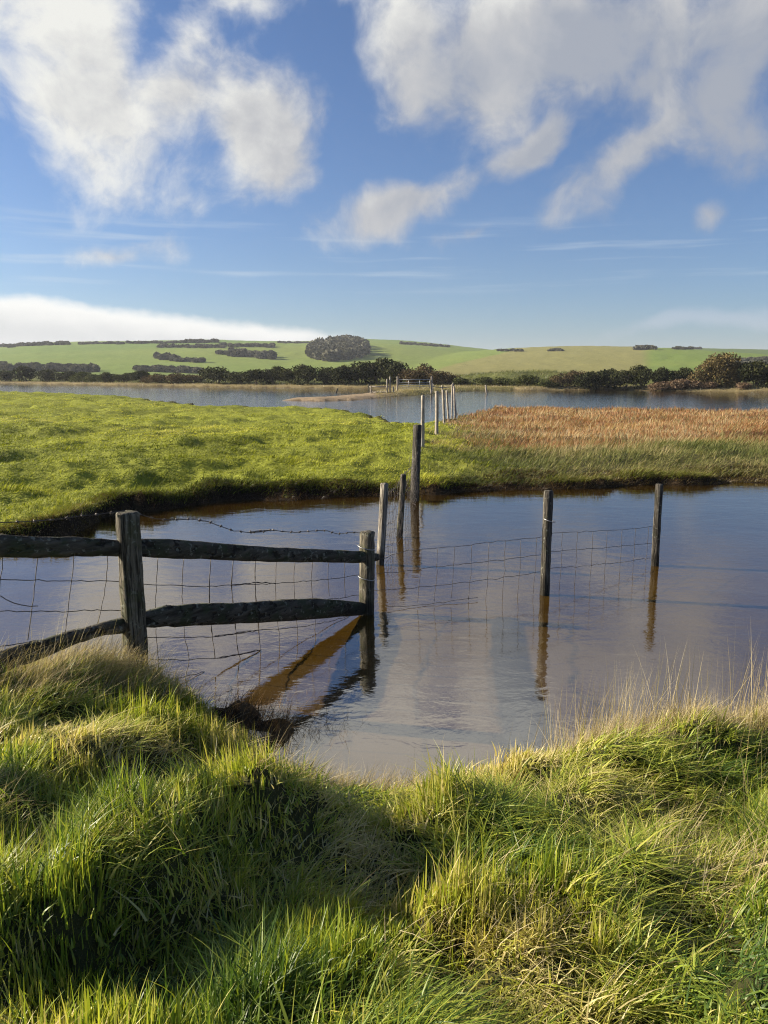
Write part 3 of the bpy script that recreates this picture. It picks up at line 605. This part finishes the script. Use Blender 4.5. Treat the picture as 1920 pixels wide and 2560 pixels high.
wood('hillside_hedge', 'dark hedges between fields behind the thorn tree', strip(1815, 1860, 905, 905, 16, 5, 7)+strip(1870, 1920, 902, 901, 16, 5, 8)+strip(1780, 1925, 912, 910, 40, 4, 7), .6)
wood('valley_wood', 'grey-green wood at the hill foot behind the far left hedge', strip(0, 240, 924, 930, 90, 10, 16, 3), .9)
wood('valley_wood', 'grey-green wood at the hill foot left of the domed bush', strip(345, 500, 928, 932, 60, 6, 13, 2), .8)

# ------------------------------------------------------------------ posts
def post_mesh(m_, base, top, r0, r1, sq=.25, rough=.06, n=14, rows=14, slant=.0, seed=0):
    """uneven round post from base to top"""
    rs = np.random.default_rng(seed); base = np.array(base, float); top = np.array(top, float)
    ph = rs.random(4)*6.28; P = []; Rr = []; prof = []
    for k in range(rows):
        s = k/(rows-1); bow = math.sin(s*3.1+ph[0])*.008
        P.append(base+(top-base)*s+np.array([bow, 0, 0])); Rr.append(r0+(r1-r0)*s)
        row_ = []
        for j in range(n):
            a = 2*math.pi*j/n; sqf = 1+sq*(.5-abs(math.cos(2*a))*.5)*-1+sq*.25
            row_.append(sqf*(1+rough*math.sin(3*a+ph[1]+s*1.5)+rough*.7*math.sin(5*a+ph[2]-s*2)+rs.normal(0, rough*.35)))
        prof.append(row_)
    P.append(np.array(P[-1])+np.array([0, 0, .006+slant*.3])); Rr.append(r1*.86); prof.append(prof[-1])
    m_.tube(P, Rr, n, True, prof)
def depth(x0, y0): return min(H(x0, y0), 0)-.35
L_ = np.array([-1.775, 5.1]); A_ = np.array([-.172, 7.2]); LL = np.array([-3.05, 3.25])
# post and rail fence
fence = empty('post_and_rail_fence', (-1.775, 5.1, 0)); tag(fence, 'old mossy split-rail fence with two rails running from the near bank into the pond', 'fence')
for k, (base, top, r0, r1, sd_) in enumerate([((-1.745, 5.1, -.3), tuple(atY(319, 1284, 5.1)), .080, .073, 3), ((-.168, 7.2, -.5), tuple(atY(917, 1332, 7.2)), .068, .066, 5), ((LL[0], LL[1], .2), (LL[0], LL[1], 1.9), .078, .072, 8)]):
    m_ = MB(); post_mesh(m_, base, top, r0, r1, .35, .085, 18, 22, .02, sd_); m_.build('post', M_OLD, fence, True)
def rail(ptsT, a, b, thick, seed, off=0.0, extra=0.0):
    rs = np.random.default_rng(seed); top = [on_plane(px, y0, a, b, off) for px, y0, y1 in ptsT]; bot = [on_plane(px, y1, a, b, off) for px, y0, y1 in ptsT]
    mid = (np.array(top)+np.array(bot))/2; hh = np.linalg.norm(np.array(top)-np.array(bot), axis=1)/2
    if extra: mid[-1] = mid[-1]+(mid[-1]-mid[-2])/np.linalg.norm(mid[-1]-mid[-2])*extra
    s = np.linspace(0, len(mid)-1, 26); q = np.arange(len(mid)); P = np.stack([np.interp(s, q, mid[:, i]) for i in range(3)], -1); h2 = np.interp(s, q, hh)
    n = 12; prof = [[(1.0+.12*abs(math.sin(2*2*math.pi*j/n)))*(1+rs.normal(0, .025)) for j in range(n)] for _ in s]
    P[:, 2] += rs.normal(0, .002, len(s)); m_ = MB(); m_.tube(P, [(thick, h) for h in h2], n, True, prof); m_.build('rail', M_RAIL, fence, True)
rail([(335, 1346, 1389), (430, 1347, 1396), (500, 1354, 1397), (610, 1363, 1402), (700, 1369, 1404), (800, 1374, 1406), (895, 1377, 1407), (935, 1384, 1402)], L_, A_, .040, 1, 0, .04)
rail([(330, 1534, 1566), (355, 1528, 1567), (420, 1514, 1566), (500, 1509, 1563), (610, 1507, 1558), (700, 1500, 1553), (800, 1496, 1546), (905, 1507, 1537)], L_, A_, .040, 2)
rail([(325, 1350, 1390), (290, 1350, 1390), (200, 1343, 1391), (100, 1342, 1394), (0, 1336, 1393), (-120, 1330, 1396), (-420, 1310, 1400)], L_, LL, .038, 4)
rail([(322, 1540, 1580), (300, 1546, 1583), (240, 1562, 1592), (177, 1577, 1612), (80, 1606, 1652), (0, 1626, 1680), (-140, 1670, 1740), (-420, 1760, 1850)], L_, LL, .038, 6)

def wires(name, parent, polys, r, mat, n=5, label=None, barbs=None):
    m_ = MB()
    for p_ in polys: m_.tube(p_, r, n)
    for (c_, d_) in (barbs or []):
        c_ = np.array(c_)
        for q in range(3):
            v_ = rng.normal(0, 1, 3); v_ /= np.linalg.norm(v_); m_.tube([c_-v_*.014, c_+v_*.014], r*.8, 4)
        m_.tube([c_-np.array(d_)*.007, c_+np.array(d_)*.007], r*2.2, 5)
    o = m_.build(name, mat, parent)
    if label: o['label'] = label
    return o
def dens_(P, step=.06, jit=.003):          # finer points with small irregular kinks
    P = np.array(P); seg = np.linalg.norm(np.diff(P, axis=0), axis=1); s = np.concatenate([[0], np.cumsum(seg)]); k = max(2, int(s[-1]/step)+1); t_ = np.linspace(0, s[-1], k)
    Qp = np.stack([np.interp(t_, s, P[:, i]) for i in range(3)], -1); Qp[1:-1] += rng.normal(0, jit, (k-2, 3)); return Qp
def c4(x, y): return (x*700/1659, 1200+y*600/1422)
def c5(x, y): return (500+x*600/1659, 1200+y*700/1936)
def c6(x, y): return (1000+x*920/1659, 1150+y*650/1172)
def c3_(x, y): return (700+x*600/1659, 900+y*500/1382)
def PL(pts, a, b, off=-.075): return [on_plane(x, y, a, b, off) for x, y in pts]
# barbed wire along the top
bw = [c4(0, 250), c4(200, 245), c4(350, 232), c4(480, 212), c4(620, 200), c4(740, 182)]
bw2 = [c4(750, 182), c4(820, 200), c4(930, 232), c4(1020, 236), c4(1130, 230), c4(1230, 245), c4(1300, 270), c4(1380, 300), c4(1470, 310), c4(1600, 296), c5(330, 362), c5(410, 362), c5(500, 345), c5(570, 355), c5(660, 362), c5(740, 355), c5(810, 350), c5(870, 350), c5(950, 372), c5(1060, 362), c5(1115, 366)]
p1 = PL(bw, L_, LL, 0.0); p2 = PL(bw2, L_, A_, 0.0); bb = []
for P_ in (p1, p2):
    Q_ = dens_(P_, .105, 0)
    for q in range(1, len(Q_)-1): dv = Q_[q+1]-Q_[q]; bb.append((Q_[q], dv/np.linalg.norm(dv)))
wires('barbed_wire', fence, [dens_(p1, .05, .0015), dens_(p2, .05, .0015)], .0032, M_WIRE, barbs=bb)
# stock netting on the camera side of the fence, torn at its lower edge
rowsR = [[c4(830, 432), c4(920, 446), c4(1090, 455), c4(1240, 460), c4(1510, 465), c5(385, 550), c5(655, 545), c5(880, 525), c5(1100, 492)],
         [c4(835, 615), c4(925, 622), c4(1080, 627), c4(1240, 629), c4(1372, 624), c4(1510, 606), c4(1630, 612), c5(210, 730), c5(378, 708), c5(520, 714), c5(645, 708), c5(768, 698), c5(880, 686), c5(998, 672), c5(1100, 655)],
         [c4(840, 780), c4(920, 786), c4(1085, 786), c4(1245, 784), c4(1385, 770), c4(1515, 752), c5(65, 915), c5(230, 897), c5(385, 878), c5(525, 878), c5(655, 868), c5(780, 848), c5(890, 826), c5(1000, 812), c5(1100, 795)],
         [c4(845, 932), c4(925, 932), c4(1095, 933), c4(1258, 930), c4(1398, 913), c4(1530, 887), c5(85, 1084), c5(250, 1065), c5(405, 1038), c5(540, 1032), c5(672, 1018), c5(800, 996), c5(915, 972), c5(1030, 940)],
         [c4(845, 1063), c4(938, 1066), c4(1122, 1064), c4(1275, 1058), c4(1412, 1037), c4(1540, 1006), c5(103, 1236), c5(265, 1212), c5(415, 1176), c5(552, 1165), c5(675, 1143), c5(715, 1135)],
         [c4(890, 1184), c4(1010, 1184), c4(1098, 1166), c4(1215, 1132), c4(1250, 1152)]]
nw = [dens_(PL(r_, L_, A_), .05, .003) for r_ in rowsR]
vert = [[c4(938, 446), c4(925, 622), c4(920, 786), c4(925, 932), c4(938, 1066), c4(890, 1184)], [c4(1090, 455), c4(1080, 627), c4(1085, 786), c4(1095, 933), c4(1122, 1064), c4(1098, 1166), c4(1070, 1250)],
        [c4(1248, 460), c4(1238, 629), c4(1245, 784), c4(1258, 930), c4(1275, 1058)], [c4(1383, 463), c4(1372, 624), c4(1385, 770), c4(1398, 913), c4(1412, 1037), c4(1472, 1128)],
        [c4(1513, 465), c4(1510, 606), c4(1520, 752), c4(1535, 887), c4(1543, 1006), c4(1520, 1095)], [c5(75, 553), c5(60, 733), c5(65, 915), c5(85, 1084), c5(103, 1236)], [c5(230, 553), c5(215, 730), c5(232, 897), c5(250, 1065), c5(265, 1212), c5(335, 1315)],
        [c5(382, 550), c5(380, 708), c5(387, 878), c5(405, 1038), c5(415, 1176), c5(395, 1278)], [c5(527, 550), c5(520, 714), c5(527, 878), c5(542, 1032), c5(554, 1165)], [c5(655, 545), c5(648, 708), c5(657, 868), c5(672, 1018), c5(675, 1143)],
        [c5(780, 535), c5(768, 698), c5(780, 850), c5(800, 996), c5(780, 1085)], [c5(893, 525), c5(884, 686), c5(893, 800)], [c5(1003, 510), c5(998, 672), c5(1003, 812)]]
nw += [dens_(PL(v_, L_, A_), .05, .002) for v_ in vert]
rowsL = [[c4(0, 372), c4(230, 388), c4(440, 402), c4(640, 415), c4(760, 428)], [c4(0, 588), c4(210, 595), c4(425, 598), c4(628, 600), c4(740, 605)], [c4(0, 778), c4(190, 780), c4(400, 776), c4(600, 770), c4(730, 775)], [c4(0, 985), c4(180, 960), c4(390, 925)],
         [c4(0, 685), c4(90, 735), c4(170, 752), c4(225, 746)]]
nw += [dens_(PL(r_, L_, LL), .05, .003) for r_ in rowsL]
nw += [dens_(PL(v_, L_, LL), .05, .002) for v_ in ([c4(228, 388), c4(210, 595), c4(188, 780), c4(165, 950)], [c4(440, 402), c4(425, 598), c4(402, 776), c4(380, 930)], [c4(642, 415), c4(628, 600), c4(600, 770), c4(575, 860)], [c4(20, 375), c4(5, 590), c4(-20, 780)])]
nw += [PL([c4(-160, 365), c4(0, 372)], L_, LL), PL([c4(-160, 580), c4(0, 588)], L_, LL)]
kn = []
for r_ in rowsR[:5]:
    for v_ in vert:
        pass
wires('wire_netting', fence, nw, .0030, M_WIRE)
# wire bound round the second post
ring = lambda c_, r_, z_, tilt: [(c_[0]+r_*math.cos(a), c_[1]+r_*math.sin(a), z_+tilt*math.cos(a)) for a in np.linspace(0, 6.28, 20)]
for zz in (.66, .36): wires('binding_wire', fence, [ring(A_, .079, zz, -.02)], .0036, M_WIREL)

# right-hand netting fence
B_ = np.array([at(1359, 1486)[0], 7.84]); C_ = np.array([at(1643, 1418)[0], 9.1])
sidef = empty('wire_fence', (B_[0], B_[1], 0)); tag(sidef, 'sagging wire netting fence on two grey stakes standing in the pond at right', 'fence', 'wire fences in the flooded channel')
def stake(parent, b2, Y, pxb, tpx, tpy, r0, r1, mat, seed, n=12, sq=.3, rough=.11, zb=None):
    zb = depth(b2[0], Y) if zb is None else zb; m_ = MB(); T_ = atY(tpx, tpy, Y); B3 = np.array([b2[0], Y, max(0, H(b2[0], Y))])
    base = B3+(B3-T_)/(T_[2]-B3[2])*(B3[2]-zb); post_mesh(m_, base, T_, r0, r1, sq, rough, n, 14, .03, seed); return m_.build('post', mat, parent, True)
stake(sidef, B_, 7.84, 0, 1373, 1230, .052, .046, M_POST, 11); stake(sidef, C_, 9.1, 0, 1650, 1213, .048, .043, M_POST, 12)
r1_ = [[c5(1205, 560), c6(20, 410), c6(240, 390), c6(430, 368), c6(615, 350), c6(650, 342)], [c5(1205, 650), c6(20, 500), c6(310, 466), c6(460, 450), c6(645, 425)], [c5(1205, 765), c6(20, 580), c6(240, 558), c6(390, 540), c6(540, 520), c6(645, 500)], [c5(1280, 875), c6(80, 656), c6(260, 632), c6(350, 620)]]
r2_ = [[c6(665, 332), c6(730, 328), c6(1000, 314), c6(1160, 300)], [c6(665, 415), c6(730, 408), c6(930, 395), c6(1160, 373)], [c6(665, 490), c6(860, 475), c6(1050, 455), c6(1160, 438)], [c6(660, 601), c6(860, 555), c6(1040, 512), c6(1155, 488)]]
sw = [dens_(PL(r_, A_, B_, -.05), .06, .004) for r_ in r1_]+[dens_(PL(r_, B_, C_, -.05), .06, .004) for r_ in r2_]
for (x, ya, yb) in ((90, 405, 650), (165, 400, 645), (240, 392, 632), (318, 382, 640), (396, 374, 652), (470, 364, 640), (540, 357, 625), (610, 350, 610)):
    sw.append(dens_(PL([c6(x+5, ya), c6(x, (ya+yb)/2), c6(x-10, yb-8)], A_, B_, -.05), .06, .003))
for (x, ya, yb) in ((730, 328, 585), (798, 324, 570), (868, 321, 552), (932, 317, 536), (1000, 313, 522), (1060, 308, 508), (1118, 304, 495)):
    sw.append(dens_(PL([c6(x+2, ya), c6(x-4, (ya+yb)/2), c6(x-12, yb)], B_, C_, -.05), .06, .003))
wires('wire_netting', sidef, sw, .0026, M_WIRE)
rr_ = B_; wires('binding_wire', sidef, [ring(B_+np.array([.03, 0]), .062, .80, -.02)], .004, M_WIREL)

# long wire fence going away to the far shore
lf = empty('wire_fence', (.57, 14.0, 0)); tag(lf, 'long wire fence of uneven posts crossing the channel and the marsh towards the gate', 'fence', 'wire fences in the flooded channel')
Dp = at(950, 1411)[:2]; Ep = at(999, 1343)[:2]; Fp = at(1037, 1252)[:2]
stake(lf, Dp, Dp[1], 0, 960, 1211, .046, .042, M_STAKE, 21, 10, .9, .08); stake(lf, Ep, Ep[1], 0, 1009, 1188, .045, .036, M_OLD, 22, 12, .3, .12); stake(lf, Fp, Fp[1], 0, 1043, 1064, .078, .076, M_POST, 23, 18, .1, .05)
far_posts = [(1055, 1123, .33, 1058, 990, .062), (1092, 1084, .30, 1092, 979, .075), (1110, 1066, .25, 1108, 975, .065), (1122, 1056, .2, 1117, 977, .06), (1129, 1040, 0, 1131, 961, .055), (1137, 1038, 0, 1136, 966, .06), (1140, 1036, 0, 1133, 958, .05)]
heads = [np.array(list(Dp)+[0]), np.array(list(Ep)+[0]), np.array(list(Fp)+[0])]
for k, (bx_, by_, bz_, tx_, ty_, r_) in enumerate(far_posts):
    q = at(bx_, by_, bz_); r_ *= .82; stake(lf, q[:2], q[1], 0, tx_, ty_, r_, r_*.85, M_FARWOOD, 30+k, 8, .2, .08, H(q[0], q[1])-.4); heads.append(np.array([q[0], q[1], max(0, H(q[0], q[1]))]))
lw = []
for k in range(2, 7):
    a_, b_ = heads[k], heads[k+1]
    for hgt in ((1.0, .5) if k > 2 else (1.05, .6, .25)):
        s = np.linspace(0, 1, 9)[:, None]; P_ = a_+(b_-a_)*s+np.array([0, 0, 1])*(hgt-.25*np.sin(s*math.pi)*random.uniform(.4, 1)); lw.append(dens_(P_, .4, .008))
wires('line_wire', lf, lw, .004, M_WIREL)
tn = []
for (a_, b_) in ((heads[0], heads[1]), (heads[1], heads[2])):
    for q in range(7):
        h0 = .08+.14*q; s = np.linspace(0, 1, 7)[:, None]; P_ = a_+(b_-a_)*s+np.array([0, 0, 1])*(h0-.10*np.sin(s*3.14))+np.array([.05, -.02, 0]); tn.append(dens_(P_, .07, .010))
    for q in range(1, 11):
        s = q/11; p0 = a_+(b_-a_)*s+np.array([.05, 0, .95-.10*math.sin(s*3.14)]); tn.append(dens_([p0, p0+np.array([.01, 0, -.85])], .12, .008))
P_ = [heads[0]+np.array([.02, 0, .98]), heads[1]+np.array([.05, 0, .62]), heads[1]+(heads[2]-heads[1])*.5+np.array([0, 0, .6]), heads[2]+np.array([-.08, -.02, 1.15])]; tn.append(dens_(P_, .08, .006))
wires('wire_netting', lf, tn, .0022, M_WIRE)

# ------------------------------------------------------------------ far posts, gate and footbridge on the spit
for (bx_, by_, tx_, ty_, lb) in ((1217, 985, 1214, 963, 'single pale leaning post standing alone in the far water right of the fence'), (841, 981, 844, 971, 'short dark leaning stump of a post alone in the far water left of the bridge'), (922, 983, 922, 960, 'upright dark post in the water at the left end of the footbridge')):
    q = at(bx_, by_); o_ = empty('mooring_post' if 0 else 'water_post', (q[0], q[1], 0)); tag(o_, lb, 'post', 'lone posts standing in the far water')
    m_ = MB(); T_ = atY(tx_, ty_, q[1]); base = q+(q-T_)/(T_[2]-q[2])*.5; post_mesh(m_, base, T_, .10, .085, .2, .08, 8, 8, .02, int(bx_)); m_.build('post', M_FARWOOD if bx_ > 1000 else M_OLD, o_, True)
Yg = 88.0; gl0 = atY(995, 981, Yg); gl1 = atY(1076, 981, Yg); gz = max(.2, float(H((gl0[0]+gl1[0])/2, Yg)))
gate = empty('field_gate', (gl0[0], Yg, gz)); tag(gate, 'grey metal five-bar field gate closed across the end of the spit', 'gate')
x0, x1 = gl0[0], gl1[0]; m_ = MB()
for (h_) in (.32, .50, .70, .95, 1.28): m_.tube([(x0+.1, Yg, gz+h_), (x1-.1, Yg, gz+h_)], .028 if h_ < 1.2 else .036, 6)
for s in (0.03, .33, .66, .97): m_.tube([(x0+(x1-x0)*s, Yg-.01, gz+.28), (x0+(x1-x0)*s, Yg-.01, gz+1.30)], .03, 6)
m_.build('gate_frame', M_STEEL, gate, True)
for s, hh in ((-.02, 1.6), (1.03, 1.6)):
    m_ = MB(); post_mesh(m_, (x0+(x1-x0)*s, Yg+.02, gz-.3), (x0+(x1-x0)*s, Yg+.02, gz+hh), .10, .09, .3, .06, 8, 8, .02, 51); m_.build('post', M_FARWOOD, gate, True)
# plank footbridge with its handrail, left of the gate
Yb = 84.0; b0 = atY(926, 981, Yb); b1 = atY(984, 978, Yb)
br = empty('footbridge', (b0[0], Yb, 0)); tag(br, 'low pale plank footbridge with a handrail left of the field gate', 'footbridge')
m_ = MB()
nb_ = 14
for q in range(nb_):
    xa = b0[0]+(b1[0]-b0[0])*q/nb_; m_.box((xa+.01, Yb-.5, .36), (xa+(b1[0]-b0[0])/nb_-.02, Yb+.5, .42))
m_.build('deck', M_FARWOOD, br)
m_ = MB(); m_.box((b0[0], Yb-.42, .22), (b1[0], Yb-.34, .357)); m_.box((b0[0], Yb+.34, .22), (b1[0], Yb+.42, .357)); m_.build('beam', M_FARWOOD, br)
m_ = MB(); m_.box((b0[0]-.1, Yb-.56, .86), (b1[0]-.5, Yb-.503, 1.0)); m_.build('handrail', M_FARWOOD, br)
for s, tpp in ((0.02, 1.0), (.72, 1.75), (.85, 2.0), (1.0, .95)):
    m_ = MB(); xx = b0[0]+(b1[0]-b0[0])*s; post_mesh(m_, (xx, Yb-.62, -.5), (xx, Yb-.62, tpp), .075, .07, .3, .05, 8, 8, .01, 60+int(s*10)); m_.build('post', M_FARWOOD, br, True)
# rail fence between the gate and the long wire fence
Yr = 93.0; rf = empty('rail_fence', (atY(1080, 978, Yr)[0], Yr, 0)); tag(rf, 'low sagging wooden rail fence between the field gate and the wire fence', 'fence')
for k, px in enumerate((1082, 1105, 1130)):
    q = atY(px, 978, Yr+k*2); m_ = MB(); zz = H(q[0], q[1]); post_mesh(m_, (q[0], q[1], zz-.3), (q[0], q[1], zz+.95), .08, .07, .3, .05, 8, 8, .01, 70+k); m_.build('post', M_FARWOOD, rf, True)
q0 = atY(1078, 966, Yr); q1 = atY(1132, 967, Yr+4); m_ = MB(); m_.tube([q0, (q0+q1)/2-np.array([0, 0, .12]), q1], .05, 6); m_.build('rail', M_FARWOOD, rf, True)

# ------------------------------------------------------------------ thin air between here and the hills
m, n = material('haze'); v_ = n.n('ShaderNodeVolumePrincipled', inp={'Color': (.85, .90, 1.0, 1), 'Density': .00017, 'Anisotropy': .2}); n.n('ShaderNodeOutputMaterial', inp={'Volume': v_.outputs[0]})
mb = MB(); mb.box((-4600, -4600, -12), (4600, 4600, 110)); tag(mb.build('haze', m), kind='stuff')
